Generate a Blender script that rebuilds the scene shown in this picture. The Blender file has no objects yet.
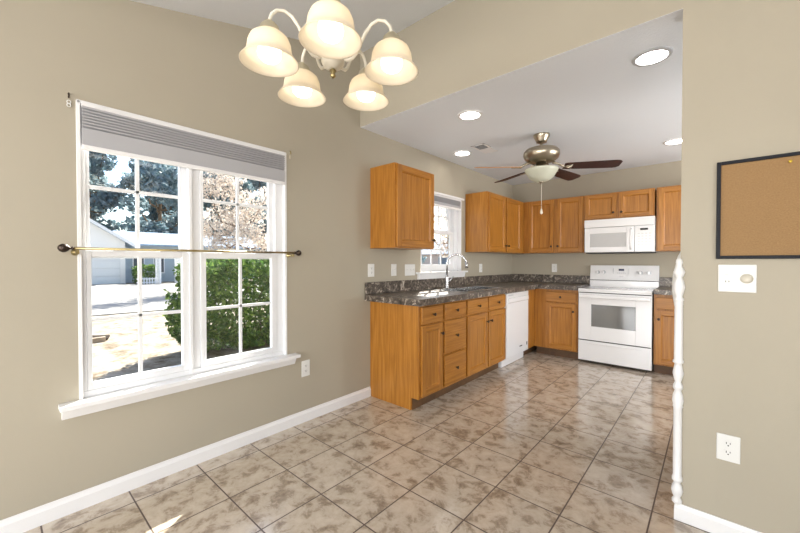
import bpy, bmesh, math, random
from mathutils import Vector, Matrix
random.seed(7)
SC = bpy.context.scene
COL = SC.collection

# ------------------------------------------------------------------ camera
CAM = Vector((2.3664, 0.0, 1.235))
cd = bpy.data.cameras.new('camera')
cd.sensor_width = 36.0
cd.lens = 356.3 / 800 * 36.0
cd.clip_start = 0.05
cd.clip_end = 300
cam = bpy.data.objects.new('camera', cd)
COL.objects.link(cam)
cam.location = CAM
cam.rotation_euler = (math.radians(90 - 0.743), 0, math.radians(41.32))
SC.camera = cam

# ------------------------------------------------------------------ world, sun, added area fill lamps, exposure
W = bpy.data.worlds.new('world')
SC.world = W
W.use_nodes = True
wn = W.node_tree.nodes
wn.clear()
wo = wn.new('ShaderNodeOutputWorld')
wb = wn.new('ShaderNodeBackground')
ws = wn.new('ShaderNodeTexSky')
ws.sky_type = 'NISHITA'
ws.sun_disc = False
ws.sun_elevation = math.radians(38)
ws.sun_rotation = math.radians(-33)
ws.dust_density = 1.5
W.node_tree.links.new(ws.outputs[0], wb.inputs[0])
W.node_tree.links.new(wb.outputs[0], wo.inputs[0])
wb.inputs[1].default_value = 0.42

def light(name, kind, loc, energy, color=(1, 1, 1), **kw):
    ld = bpy.data.lights.new(name, kind)
    ld.energy = energy
    ld.color = color
    for k, v in kw.items():
        setattr(ld, k, v)
    o = bpy.data.objects.new(name, ld)
    COL.objects.link(o)
    o.location = loc
    return o

sun = light('sun', 'SUN', (-10, 16, 15), 26.0, (1.0, 0.93, 0.82), angle=math.radians(0.55))
sun.rotation_euler = Vector((0.35, -0.50, -0.54)).to_track_quat('-Z', 'Y').to_euler()
a1 = light('fill_light_rear', 'AREA', (1.7, -4.12, 1.15), 230, (1.0, 0.98, 0.96), shape='RECTANGLE', size=3.0, size_y=2.0)  # added fill lamp at the rear door, tilted up to lift the ceiling
a1.rotation_euler = (math.radians(117), 0, 0)
a2 = light('fill_light_right', 'AREA', (4.62, -1.9, 1.4), 130, (1.0, 0.98, 0.96), shape='RECTANGLE', size=2.2, size_y=1.5)  # added fill lamp for the dining side, set at an unseen window
a2.rotation_euler = (math.radians(117), 0, math.radians(90))
a3 = light('fill_light_kitchen', 'AREA', (4.62, 3.95, 1.4), 105, (1.0, 0.985, 0.97), shape='RECTANGLE', size=2.0, size_y=1.5)  # added fill lamp that brightens the kitchen from out of view
a3.rotation_euler = (math.radians(118), 0, math.radians(90))

SC.view_settings.view_transform = 'Standard'
SC.view_settings.look = 'None'
SC.view_settings.gamma = 1.0
SC.view_settings.use_curve_mapping = False
SC.view_settings.exposure = -0.2

# ------------------------------------------------------------------ materials
def mat(name):
    m = bpy.data.materials.new(name)
    m.use_nodes = True
    nt = m.node_tree
    b = nt.nodes['Principled BSDF']
    return m, nt, b

def plain(name, col, rough=0.5, metal=0.0, spec=0.5, bump=None, var=None, coat=0.0):
    m, nt, b = mat(name)
    b.inputs['Base Color'].default_value = (*col, 1)
    b.inputs['Roughness'].default_value = rough
    b.inputs['Metallic'].default_value = metal
    b.inputs['Specular IOR Level'].default_value = spec
    if coat:
        b.inputs['Coat Weight'].default_value = coat
        b.inputs['Coat Roughness'].default_value = 0.06
    tc = nt.nodes.new('ShaderNodeTexCoord')
    if var:
        sc, amt = var
        n = nt.nodes.new('ShaderNodeTexNoise')
        n.inputs['Scale'].default_value = sc
        n.inputs['Detail'].default_value = 5
        r = nt.nodes.new('ShaderNodeValToRGB')
        r.color_ramp.elements[0].position = .3
        r.color_ramp.elements[1].position = .7
        r.color_ramp.elements[0].color = (*[c * (1 - amt) for c in col], 1)
        r.color_ramp.elements[1].color = (*[min(1, c * (1 + amt)) for c in col], 1)
        nt.links.new(tc.outputs['Object'], n.inputs['Vector'])
        nt.links.new(n.outputs['Fac'], r.inputs[0])
        nt.links.new(r.outputs[0], b.inputs['Base Color'])
    if bump:
        sc, st = bump
        n = nt.nodes.new('ShaderNodeTexNoise')
        n.inputs['Scale'].default_value = sc
        n.inputs['Detail'].default_value = 4
        bp = nt.nodes.new('ShaderNodeBump')
        bp.inputs['Strength'].default_value = st
        bp.inputs['Distance'].default_value = 0.01
        nt.links.new(tc.outputs['Object'], n.inputs['Vector'])
        nt.links.new(n.outputs['Fac'], bp.inputs['Height'])
        nt.links.new(bp.outputs[0], b.inputs['Normal'])
    return m

def emis(name, col, strength):
    m, nt, b = mat(name)
    b.inputs['Base Color'].default_value = (*col, 1)
    b.inputs['Emission Color'].default_value = (*col, 1)
    b.inputs['Emission Strength'].default_value = strength
    return m

def oak(name, axis):
    m, nt, b = mat(name)
    tc = nt.nodes.new('ShaderNodeTexCoord')
    oi = nt.nodes.new('ShaderNodeObjectInfo')
    add = nt.nodes.new('ShaderNodeVectorMath')
    mul = nt.nodes.new('ShaderNodeVectorMath'); mul.operation = 'SCALE'
    comb = nt.nodes.new('ShaderNodeCombineXYZ')
    for i in range(3):
        nt.links.new(oi.outputs['Random'], comb.inputs[i])
    nt.links.new(comb.outputs[0], mul.inputs[0]); mul.inputs['Scale'].default_value = 13.0
    nt.links.new(tc.outputs['Object'], add.inputs[0]); nt.links.new(mul.outputs[0], add.inputs[1])
    mp = nt.nodes.new('ShaderNodeMapping')
    s = [90, 90, 90]; s[axis] = 3.0
    mp.inputs['Scale'].default_value = s
    nt.links.new(add.outputs[0], mp.inputs[0])
    n1 = nt.nodes.new('ShaderNodeTexNoise')
    n1.inputs['Scale'].default_value = 1.0; n1.inputs['Detail'].default_value = 6; n1.inputs['Roughness'].default_value = .65
    nt.links.new(mp.outputs[0], n1.inputs['Vector'])
    mp2 = nt.nodes.new('ShaderNodeMapping')
    s2 = [7, 7, 7]; s2[axis] = .8
    mp2.inputs['Scale'].default_value = s2
    nt.links.new(add.outputs[0], mp2.inputs[0])
    n2 = nt.nodes.new('ShaderNodeTexNoise')
    n2.inputs['Scale'].default_value = 1.0; n2.inputs['Detail'].default_value = 1
    nt.links.new(mp2.outputs[0], n2.inputs['Vector'])
    # rings drawn from the slow noise: cathedral figure
    mm = nt.nodes.new('ShaderNodeMath'); mm.operation = 'MULTIPLY'; mm.inputs[1].default_value = 42
    nt.links.new(n2.outputs['Fac'], mm.inputs[0])
    sn = nt.nodes.new('ShaderNodeMath'); sn.operation = 'SINE'
    nt.links.new(mm.outputs[0], sn.inputs[0])
    ma = nt.nodes.new('ShaderNodeMath'); ma.operation = 'MULTIPLY_ADD'
    ma.inputs[1].default_value = .055; nt.links.new(sn.outputs[0], ma.inputs[0]); nt.links.new(n1.outputs['Fac'], ma.inputs[2])
    r = nt.nodes.new('ShaderNodeValToRGB')
    e = r.color_ramp.elements
    e[0].position = .25; e[0].color = (.25, .092, .010, 1)
    e[1].position = .75; e[1].color = (.50, .222, .040, 1)
    k = e.new(.5); k.color = (.39, .158, .022, 1)
    nt.links.new(ma.outputs[0], r.inputs[0])
    nt.links.new(r.outputs[0], b.inputs['Base Color'])
    b.inputs['Roughness'].default_value = .34
    b.inputs['Specular IOR Level'].default_value = .45
    bp = nt.nodes.new('ShaderNodeBump'); bp.inputs['Strength'].default_value = .12; bp.inputs['Distance'].default_value = .004
    nt.links.new(n1.outputs['Fac'], bp.inputs['Height']); nt.links.new(bp.outputs[0], b.inputs['Normal'])
    return m

OAKZ = oak('oak_vertical_grain', 2)
OAKY = oak('oak_grain_along_y', 1)
OAKX = oak('oak_grain_along_x', 0)
WALL = plain('beige_wall_paint', (.425, .385, .306), .55, bump=(260, .06), var=(1.3, .03), spec=.3)
CEIL = plain('white_ceiling_paint', (.77, .805, .85), .8, bump=(120, .25), spec=.2)
TRIM = plain('white_trim_paint', (.82, .82, .83), .35)
VINYL = plain('white_vinyl', (.80, .81, .83), .3)
WHITE = plain('white_appliance_enamel', (.82, .82, .83), .18, coat=.4)
WHITE2 = plain('white_plastic', (.76, .76, .74), .35)
IVORY = plain('ivory_painted_metal', (.72, .68, .58), .3)
GREYPL = plain('light_grey_plastic', (.45, .46, .48), .4)
GREYDK = plain('dark_grey_metal', (.10, .10, .105), .5)
DARK = plain('dark_slot', (.015, .015, .016), .5)
BLACK = plain('black_frame', (.009, .010, .015), .5, spec=.2)
BRONZE = plain('oil_rubbed_bronze', (.055, .04, .032), .35, .8)
BRASS = plain('antique_brass', (.42, .34, .17), .3, 1.0)
PALEBRASS = plain('pale_satin_brass', (.66, .60, .44), .35, .85)
NICKEL = plain('brushed_antique_nickel', (.42, .37, .29), .28, 1.0)
STEEL = plain('stainless_steel', (.60, .60, .60), .22, 1.0)
CHROME = plain('chrome', (.56, .56, .57), .24, 1.0)
BROWN = plain('walnut_fan_blade', (.040, .011, .006), .5, var=(8, .3), spec=.25)
BLADELIT = plain('walnut_fan_blade_lit', (.42, .22, .10), .4, var=(8, .2))  # left blade only: light it reflects is put into the base colour
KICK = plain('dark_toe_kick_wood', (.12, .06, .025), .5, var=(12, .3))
CORK = plain('cork', (.33, .205, .10), .9, bump=(300, .25), var=(170, .09), spec=.1)
SHADEFAB = plain('grey_cellular_fabric', (.43, .43, .45), .85, spec=.1)
OVENGLASS = plain('oven_window_glass', (.16, .16, .155), .05, spec=.8)
MWGLASS = plain('microwave_screen_glass', (.50, .50, .50), .25, var=(400, .2))
DISPLAY = plain('dark_blue_display', (.01, .015, .07), .15)
TERRA = plain('concrete', (.31, .30, .285), .85, bump=(40, .2), var=(3, .06), spec=.1)

def glass_mat(name, tint=(.97, .985, .99), refl=1.0):
    m = bpy.data.materials.new(name)
    m.use_nodes = True
    nt = m.node_tree
    nt.nodes.clear()
    o = nt.nodes.new('ShaderNodeOutputMaterial')
    mx = nt.nodes.new('ShaderNodeMixShader')
    t = nt.nodes.new('ShaderNodeBsdfTransparent')
    g = nt.nodes.new('ShaderNodeBsdfGlossy')
    f = nt.nodes.new('ShaderNodeFresnel')
    t.inputs[0].default_value = (*tint, 1)
    g.inputs['Roughness'].default_value = 0.01
    ge = nt.nodes.new('ShaderNodeNewGeometry')      # same reflectance from both faces of the thin pane
    io = nt.nodes.new('ShaderNodeMath'); io.operation = 'MULTIPLY_ADD'
    io.inputs[1].default_value = 1 / 1.5 - 1.5; io.inputs[2].default_value = 1.5
    nt.links.new(ge.outputs['Backfacing'], io.inputs[0]); nt.links.new(io.outputs[0], f.inputs[0])
    nt.links.new(f.outputs[0], mx.inputs[0])
    nt.links.new(t.outputs[0], mx.inputs[1])
    nt.links.new(g.outputs[0], mx.inputs[2])
    nt.links.new(mx.outputs[0], o.inputs[0])
    return m
GLASS = glass_mat('window_glass')

def shade_glass(name, col, trans):
    m = bpy.data.materials.new(name)
    m.use_nodes = True
    nt = m.node_tree
    nt.nodes.clear()
    o = nt.nodes.new('ShaderNodeOutputMaterial')
    d = nt.nodes.new('ShaderNodeBsdfDiffuse'); d.inputs[0].default_value = (*col, 1)
    t = nt.nodes.new('ShaderNodeBsdfTranslucent'); t.inputs[0].default_value = (*col, 1)
    g = nt.nodes.new('ShaderNodeBsdfGlossy'); g.inputs['Roughness'].default_value = .2
    m1 = nt.nodes.new('ShaderNodeMixShader'); m1.inputs[0].default_value = trans
    m2 = nt.nodes.new('ShaderNodeMixShader'); m2.inputs[0].default_value = .05
    nt.links.new(d.outputs[0], m1.inputs[1]); nt.links.new(t.outputs[0], m1.inputs[2])
    nt.links.new(m1.outputs[0], m2.inputs[1]); nt.links.new(g.outputs[0], m2.inputs[2])
    nt.links.new(m2.outputs[0], o.inputs[0])
    return m
ALABASTER = shade_glass('cream_alabaster_glass', (.90, .83, .70), .45)
BOWLGLASS = shade_glass('pale_green_white_glass', (.78, .80, .68), .4)
BULB = emis('lit_bulb', (1.0, .94, .83), 5)
CANLIGHT = emis('lit_recessed_lens', (1.0, .95, .88), 22)

def tile_mat():
    m, nt, b = mat('brown_slate_look_tile')
    tc = nt.nodes.new('ShaderNodeTexCoord')
    mp = nt.nodes.new('ShaderNodeMapping')
    S = .3345
    mp.inputs['Location'].default_value = (-.142 / S, -.800 / S, 0)
    mp.inputs['Scale'].default_value = (1 / S, 1 / S, 1)
    nt.links.new(tc.outputs['Object'], mp.inputs[0])
    br = nt.nodes.new('ShaderNodeTexBrick')
    br.offset = 0; br.squash = 1
    br.inputs['Scale'].default_value = 1
    br.inputs['Brick Width'].default_value = 1
    br.inputs['Row Height'].default_value = 1
    br.inputs['Mortar Size'].default_value = .012
    br.inputs['Mortar Smooth'].default_value = .25
    br.inputs['Bias'].default_value = 0
    br.inputs['Color1'].default_value = (0, 0, 0, 1)
    br.inputs['Color2'].default_value = (1, 1, 1, 1)
    nt.links.new(mp.outputs[0], br.inputs['Vector'])
    # each tile carries a shifted pattern
    sh = nt.nodes.new('ShaderNodeVectorMath'); sh.operation = 'SCALE'; sh.inputs['Scale'].default_value = 9
    nt.links.new(br.outputs['Color'], sh.inputs[0])
    ad = nt.nodes.new('ShaderNodeVectorMath')
    nt.links.new(tc.outputs['Object'], ad.inputs[0]); nt.links.new(sh.outputs[0], ad.inputs[1])
    big = nt.nodes.new('ShaderNodeTexNoise')
    big.inputs['Scale'].default_value = 11; big.inputs['Detail'].default_value = 10; big.inputs['Roughness'].default_value = .68
    big.inputs['Distortion'].default_value = .35
    nt.links.new(ad.outputs[0], big.inputs['Vector'])
    r = nt.nodes.new('ShaderNodeValToRGB')
    e = r.color_ramp.elements
    e[0].position = .32; e[0].color = (.25, .19, .138, 1)
    e[1].position = .66; e[1].color = (.64, .56, .46, 1)
    k = e.new(.43); k.color = (.39, .315, .24, 1)
    k = e.new(.48); k.color = (.53, .445, .355, 1)
    nt.links.new(big.outputs['Fac'], r.inputs[0])
    mx = nt.nodes.new('ShaderNodeMix'); mx.data_type = 'RGBA'
    nt.links.new(br.outputs['Fac'], mx.inputs[0])
    nt.links.new(r.outputs[0], mx.inputs[6])
    mx.inputs[7].default_value = (.075, .045, .030, 1)
    nt.links.new(mx.outputs[2], b.inputs['Base Color'])
    # gloss: the glaze varies, grout is matt
    rr = nt.nodes.new('ShaderNodeMapRange')
    rr.inputs[1].default_value = .3; rr.inputs[2].default_value = .7; rr.inputs[3].default_value = .24; rr.inputs[4].default_value = .09
    nt.links.new(big.outputs['Fac'], rr.inputs[0])
    rm = nt.nodes.new('ShaderNodeMix')
    nt.links.new(br.outputs['Fac'], rm.inputs[0]); nt.links.new(rr.outputs[0], rm.inputs[2]); rm.inputs[3].default_value = .7
    nt.links.new(rm.outputs[0], b.inputs['Roughness'])
    b.inputs['Specular IOR Level'].default_value = .8
    b.inputs['Coat Weight'].default_value = .4; b.inputs['Coat Roughness'].default_value = .12
    fine = nt.nodes.new('ShaderNodeTexNoise'); fine.inputs['Scale'].default_value = 22; fine.inputs['Detail'].default_value = 5
    nt.links.new(ad.outputs[0], fine.inputs['Vector'])
    h = nt.nodes.new('ShaderNodeMath'); h.operation = 'MULTIPLY_ADD'; h.inputs[1].default_value = -1.2
    nt.links.new(br.outputs['Fac'], h.inputs[0]); nt.links.new(fine.outputs['Fac'], h.inputs[2])
    bp = nt.nodes.new('ShaderNodeBump'); bp.inputs['Strength'].default_value = .3; bp.inputs['Distance'].default_value = .002
    nt.links.new(h.outputs[0], bp.inputs['Height']); nt.links.new(bp.outputs[0], b.inputs['Normal'])
    return m
TILE = tile_mat()

def counter_mat():
    m, nt, b = mat('dark_marble_look_laminate')
    tc = nt.nodes.new('ShaderNodeTexCoord')
    n = nt.nodes.new('ShaderNodeTexNoise'); n.inputs['Scale'].default_value = 16; n.inputs['Detail'].default_value = 8
    n.inputs['Roughness'].default_value = .7; n.inputs['Distortion'].default_value = 1.6
    nt.links.new(tc.outputs['Object'], n.inputs['Vector'])
    r = nt.nodes.new('ShaderNodeValToRGB'); e = r.color_ramp.elements
    e[0].position = .34; e[0].color = (.018, .015, .013, 1)
    e[1].position = .66; e[1].color = (.62, .56, .48, 1)
    k = e.new(.47); k.color = (.075, .058, .045, 1)
    k = e.new(.56); k.color = (.19, .155, .125, 1)
    nt.links.new(n.outputs['Fac'], r.inputs[0])
    nt.links.new(r.outputs[0], b.inputs['Base Color'])
    b.inputs['Roughness'].default_value = .32
    return m
COUNTER = counter_mat()

def lawn_mat():
    m, nt, b = mat('dry_winter_lawn')
    tc = nt.nodes.new('ShaderNodeTexCoord')
    n = nt.nodes.new('ShaderNodeTexNoise'); n.inputs['Scale'].default_value = 3.2; n.inputs['Detail'].default_value = 10; n.inputs['Roughness'].default_value = .75
    nt.links.new(tc.outputs['Object'], n.inputs['Vector'])
    r = nt.nodes.new('ShaderNodeValToRGB'); e = r.color_ramp.elements
    e[0].position = .36; e[0].color = (.12, .09, .06, 1)
    e[1].position = .58; e[1].color = (.33, .30, .26, 1)
    k = e.new(.46); k.color = (.24, .205, .16, 1)
    nt.links.new(n.outputs['Fac'], r.inputs[0]); nt.links.new(r.outputs[0], b.inputs['Base Color'])
    b.inputs['Roughness'].default_value = .95; b.inputs['Specular IOR Level'].default_value = .05
    return m
LAWN = lawn_mat()

def leaf_mat(name, cols, transl=.35):
    m = bpy.data.materials.new(name)
    m.use_nodes = True
    nt = m.node_tree
    nt.nodes.clear()
    o = nt.nodes.new('ShaderNodeOutputMaterial')
    g = nt.nodes.new('ShaderNodeNewGeometry')
    r = nt.nodes.new('ShaderNodeValToRGB')
    e = r.color_ramp.elements
    e[0].color = (*cols[0], 1); e[1].color = (*cols[-1], 1)
    for i, c in enumerate(cols[1:-1]):
        k = e.new((i + 1) / (len(cols) - 1)); k.color = (*c, 1)
    nt.links.new(g.outputs['Random Per Island'], r.inputs[0])
    d = nt.nodes.new('ShaderNodeBsdfPrincipled'); d.inputs['Roughness'].default_value = .55
    d.inputs['Specular IOR Level'].default_value = .25
    t = nt.nodes.new('ShaderNodeBsdfTranslucent')
    nt.links.new(r.outputs[0], d.inputs['Base Color']); nt.links.new(r.outputs[0], t.inputs[0])
    mx = nt.nodes.new('ShaderNodeMixShader'); mx.inputs[0].default_value = transl
    nt.links.new(d.outputs[0], mx.inputs[1]); nt.links.new(t.outputs[0], mx.inputs[2])
    nt.links.new(mx.outputs[0], o.inputs[0])
    return m
LEAFG = leaf_mat('glossy_green_leaves', [(.04, .09, .028), (.09, .19, .045), (.22, .33, .08), (.07, .14, .045)])
LEAFD = leaf_mat('dark_evergreen_leaves', [(.06, .11, .12), (.12, .20, .22), (.24, .32, .34), (.09, .155, .18)])
LEAFB = leaf_mat('grey_green_leaves', [(.09, .16, .19), (.18, .28, .32), (.32, .40, .44), (.12, .21, .25)])
LEAFP = leaf_mat('pale_dry_leaves', [(.52, .44, .37), (.66, .58, .51), (.74, .68, .62), (.36, .29, .23)])
BARK = plain('bark', (.16, .11, .075), .9, var=(14, .4), spec=.1)
PINE = plain('old_timber', (.30, .24, .18), .8, var=(10, .3))
MULCH = plain('dark_mulch', (.035, .027, .022), .95, bump=(60, .8), spec=.05)
SIDING = plain('blue_grey_siding', (.42, .49, .55), .7, var=(2, .05))
SIDINGW = plain('white_siding', (.92, .88, .83), .7)
ROOFB = plain('blue_grey_shingles', (.30, .38, .48), .9, var=(9, .2), spec=.1)
BRICKP = plain('pale_pink_brick', (.72, .60, .55), .85, var=(14, .12), spec=.1)

# ------------------------------------------------------------------ mesh builder
class MB:
    def __init__(s, T=None):
        s.v = []; s.f = []; s.m = []; s.s = []
        s.T = T or (lambda u, w, z: (u, w, z))
    def add(s, vs, fs, mi=0, smooth=False):
        k = len(s.v)
        s.v += [s.T(*p) for p in vs]
        for f in fs:
            s.f.append([k + i for i in f]); s.m.append(mi); s.s.append(smooth)
        return s
    def box(s, x0, x1, y0, y1, z0, z1, mi=0):
        if x0 > x1: x0, x1 = x1, x0
        if y0 > y1: y0, y1 = y1, y0
        if z0 > z1: z0, z1 = z1, z0
        vs = [(x0, y0, z0), (x1, y0, z0), (x1, y1, z0), (x0, y1, z0), (x0, y0, z1), (x1, y0, z1), (x1, y1, z1), (x0, y1, z1)]
        return s.add(vs, [(0, 3, 2, 1), (4, 5, 6, 7), (0, 1, 5, 4), (1, 2, 6, 5), (2, 3, 7, 6), (3, 0, 4, 7)], mi)
    def prism(s, poly, w0, w1, mi=0, plane='uz'):
        n = len(poly)
        if plane == 'uz':
            vs = [(a, w0, b) for a, b in poly] + [(a, w1, b) for a, b in poly]
        elif plane == 'wz':
            vs = [(w0, a, b) for a, b in poly] + [(w1, a, b) for a, b in poly]
        else:
            vs = [(a, b, w0) for a, b in poly] + [(a, b, w1) for a, b in poly]
        fs = [tuple(range(n)), tuple(range(2 * n - 1, n - 1, -1))]
        for i in range(n):
            j = (i + 1) % n
            fs.append((i, j, j + n, i + n))
        return s.add(vs, fs, mi)
    def lathe(s, prof, c, axis='z', n=24, mi=0, cap=True, smooth=True):
        vs = []; fs = []
        for r, h in prof:
            for k in range(n):
                a = 2 * math.pi * k / n
                p = (r * math.cos(a), r * math.sin(a))
                if axis == 'z': vs.append((c[0] + p[0], c[1] + p[1], c[2] + h))
                elif axis == 'w': vs.append((c[0] + p[0], c[1] + h, c[2] + p[1]))
                else: vs.append((c[0] + h, c[1] + p[0], c[2] + p[1]))
        for i in range(len(prof) - 1):
            for k in range(n):
                k2 = (k + 1) % n
                fs.append((i * n + k, i * n + k2, (i + 1) * n + k2, (i + 1) * n + k))
        s.add(vs, fs, mi, smooth)
        if cap:
            L = (len(prof) - 1) * n; k0 = len(s.v) - len(vs)
            for base in (0, L):
                s.f.append([k0 + base + k for k in range(n)]); s.m.append(mi); s.s.append(False)
        return s
    def tube(s, pts, r, n=10, mi=0):
        pts = [Vector(p) for p in pts]
        rs = r if isinstance(r, (list, tuple)) else [r] * len(pts)
        vs = []; fs = []
        up = None
        for i, p in enumerate(pts):
            t = (pts[min(i + 1, len(pts) - 1)] - pts[max(i - 1, 0)]).normalized()
            if up is None:
                up = Vector((0, 0, 1)) if abs(t.z) < .9 else Vector((1, 0, 0))
            a = t.cross(up).normalized(); up = a.cross(t).normalized()
            for k in range(n):
                q = p + rs[i] * (math.cos(2 * math.pi * k / n) * a + math.sin(2 * math.pi * k / n) * up)
                vs.append(tuple(q))
        for i in range(len(pts) - 1):
            for k in range(n):
                k2 = (k + 1) % n
                fs.append((i * n + k, i * n + k2, (i + 1) * n + k2, (i + 1) * n + k))
        fs.append(tuple(range(n))); fs.append(tuple(range(len(pts) * n - 1, (len(pts) - 1) * n - 1, -1)))
        return s.add(vs, fs, mi, True)
    def leaf(s, c, size, mi=0, flat=0.0):
        d = Vector((random.gauss(0, 1), random.gauss(0, 1), random.gauss(0, 1) * (1 - flat))).normalized()
        e = d.orthogonal().normalized()
        e = Matrix.Rotation(random.random() * 6.28, 3, d) @ e
        c = Vector(c)
        l = size * random.uniform(.7, 1.3); w = l * .55
        n = d.cross(e)
        a = c - d * l * .5; b = c + d * l * .5
        m = c + n * l * .10
        s.add([tuple(a), tuple(m + e * w * .5), tuple(b), tuple(m - e * w * .5)], [(0, 1, 2), (0, 2, 3)], mi)
        return s
    def build(s, name, mats, parent=None, bevel=0.0, seg=2, recalc=True, auto=False):
        org = Vector((0, 0, 0))
        p = parent
        if p is not None:
            while p.parent: p = p.parent
            org = p.location.copy()
        me = bpy.data.meshes.new(name)
        me.from_pydata([tuple(Vector(q) - org) for q in s.v], [], s.f)
        for m in (mats if isinstance(mats, (list, tuple)) else [mats]):
            me.materials.append(m)
        me.polygons.foreach_set('material_index', s.m)
        me.polygons.foreach_set('use_smooth', s.s)
        if recalc:
            bm = bmesh.new(); bm.from_mesh(me)
            bmesh.ops.recalc_face_normals(bm, faces=bm.faces)
            bm.to_mesh(me); bm.free()
        me.update()
        o = bpy.data.objects.new(name, me)
        COL.objects.link(o)
        if parent is not None: o.parent = parent
        if bevel:
            md = o.modifiers.new('bevel', 'BEVEL'); md.width = bevel; md.segments = seg; md.limit_method = 'ANGLE'; md.angle_limit = math.radians(40)
        return o

def thing(name, label, cat, loc, group=None):
    o = bpy.data.objects.new(name, None)
    COL.objects.link(o)
    o.empty_display_size = .05
    o.location = loc
    o['label'] = label; o['category'] = cat
    if group: o['group'] = group
    return o
def tag(o, label, cat, group=None):
    o['label'] = label; o['category'] = cat
    if group: o['group'] = group
    return o
def struct(o):
    o['kind'] = 'structure'
    return o
def recenter(o):
    """move a single mesh thing's origin to the middle of its base"""
    vs = [v.co for v in o.data.vertices]
    lo = [min(v[i] for v in vs) for i in range(3)]; hi = [max(v[i] for v in vs) for i in range(3)]
    c = Vector(((lo[0] + hi[0]) / 2, (lo[1] + hi[1]) / 2, lo[2]))
    o.data.transform(Matrix.Translation(-c)); o.location = c
    return o

# frames: (u along the wall, w out from the wall, z)
YB = 5.354            # kitchen back wall
YP = 2.156            # partition plane
XP = 2.249            # partition end
ZK = 2.43             # kitchen ceiling
def TL(u, w, z): return (w, u, z)
def TB(u, w, z): return (u, YB - w, z)
def TP(u, w, z): return (u, YP - w, z)

# ------------------------------------------------------------------ the setting
XR, YR = 4.70, -4.20
struct(MB().box(-.14, XR + .14, YR - .14, YB + .14, -.12, 0).build('floor', TILE))
# left wall with two window openings
WY0, WY1, WZ0, WZ1 = .275, 1.42, .548, 2.035
KY0, KY1, KZ0, KZ1 = 3.03, 3.845, 1.125, 2.0
wl = MB()
for a, b, c, d in ((YR - .14, WY0, 0, 3.3), (WY0, WY1, 0, WZ0), (WY0, WY1, WZ1, 3.3), (WY1, KY0, 0, 3.3),
                   (KY0, KY1, 0, KZ0), (KY0, KY1, KZ1, 3.3), (KY1, YB + .14, 0, 3.3)):
    wl.box(-.14, 0, a, b, c, d)
struct(wl.build('wall_left', WALL))
struct(MB().box(0, XR, YB, YB + .14, 0, 2.6).build('wall_back', WALL))
# partition: header over the kitchen opening and the wing wall on the right
wp = MB()
wp.box(0, XP, YP, YP + .12, ZK + .0015, 3.3)
wp.box(XP, XR, YP, YP + .12, 0, 3.3)
struct(wp.build('wall_partition', WALL))
wr = MB()
RY0, RY1, RZ0, RZ1 = -3.05, -.75, .6, 2.15
for a, b, c, d in ((YR - .14, RY0, 0, 3.3), (RY0, RY1, 0, RZ0), (RY0, RY1, RZ1, 3.3), (RY1, 2.9, 0, 3.3),
                   (2.9, 5.0, 0, RZ0), (2.9, 5.0, RZ1, 3.3), (5.0, YB + .14, 0, 3.3)):
    wr.box(XR, XR + .14, a, b, c, d)
struct(wr.build('wall_right', WALL))
wq = MB()
DX0, DX1, DZ1 = .12, 3.3, 2.2
for a, b, c, d in ((0, DX0, 0, 3.3), (DX0, DX1, DZ1, 3.3), (DX1, XR, 0, 3.3)):
    wq.box(a, b, YR - .14, YR, c, d)
struct(wq.build('wall_rear', WALL))
def cz(y): return 2.511 + .262 * y
struct(MB().prism([(-.39, cz(-.39)), (YP + .02, cz(YP + .02)), (YP + .02, cz(YP) + .12), (-.39, cz(-.39) + .12)], -.14, XR + .14, plane='wz').build('ceiling', CEIL))
struct(MB().box(-.14, XR + .14, YR - .14, -.38, cz(-.39), cz(-.39) + .12).build('ceiling_rear', CEIL))
struct(MB().box(0, XR, YP + .001, YB, ZK, ZK + .1).build('ceiling_kitchen', CEIL))
# rear door behind the camera; right windows added to house the fill lamps
d = struct(MB().box(DX0, DX0 + .06, YR - .1, YR - .02, 0, DZ1).box(DX1 - .06, DX1, YR - .1, YR - .02, 0, DZ1)
           .box(DX0, DX1, YR - .1, YR - .02, DZ1 - .06, DZ1).box(DX0, DX1, YR - .1, YR - .02, 0, .05)
           .box(1.67, 1.75, YR - .1, YR - .02, 0, DZ1).build('door_1', VINYL, bevel=.003))
d = struct(MB().box(XR + .02, XR + .1, RY0, RY0 + .06, RZ0, RZ1).box(XR + .02, XR + .1, RY1 - .06, RY1, RZ0, RZ1)
           .box(XR + .02, XR + .1, RY0, RY1, RZ0, RZ0 + .06).box(XR + .02, XR + .1, RY0, RY1, RZ1 - .06, RZ1)
           .box(XR + .02, XR + .1, -1.94, -1.86, RZ0, RZ1).build('added_window_right', VINYL, bevel=.003))  # unseen window, added as the opening for the right fill lamp
d = struct(MB().box(XR + .02, XR + .1, 2.9, 2.96, RZ0, RZ1).box(XR + .02, XR + .1, 4.94, 5.0, RZ0, RZ1)
           .box(XR + .02, XR + .1, 2.9, 5.0, RZ0, RZ0 + .06).box(XR + .02, XR + .1, 2.9, 5.0, RZ1 - .06, RZ1)
           .box(XR + .02, XR + .1, 3.91, 3.99, RZ0, RZ1).build('added_window_kitchen', VINYL, bevel=.003))  # unseen window, added so the kitchen gets more light from the right

def baseboard(name, a, b, T, wt=.014, h=.088):
    m = MB(T)
    m.prism([(0, 0), (wt, 0), (wt, h * .72), (wt * .55, h * .86), (wt * .4, h), (0, h)], a, b, plane='wz')
    return struct(m.build(name, TRIM, bevel=.001))
baseboard('baseboard_left', YR, 2.272, TL)
m = MB(TP)
pf = [(0, 0), (.014, 0), (.014, .058), (.008, .068), (.005, .078), (0, .078)]
m.prism(pf, XP - .012, XR, plane='wz')
m.box(XP - .0145, XP + .002, -.13, .0145, 0, .060)
m.box(XP - .0085, XP + .002, -.13, .0085, .060, .0785)
struct(m.build('baseboard_partition', TRIM, bevel=.001))

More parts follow.
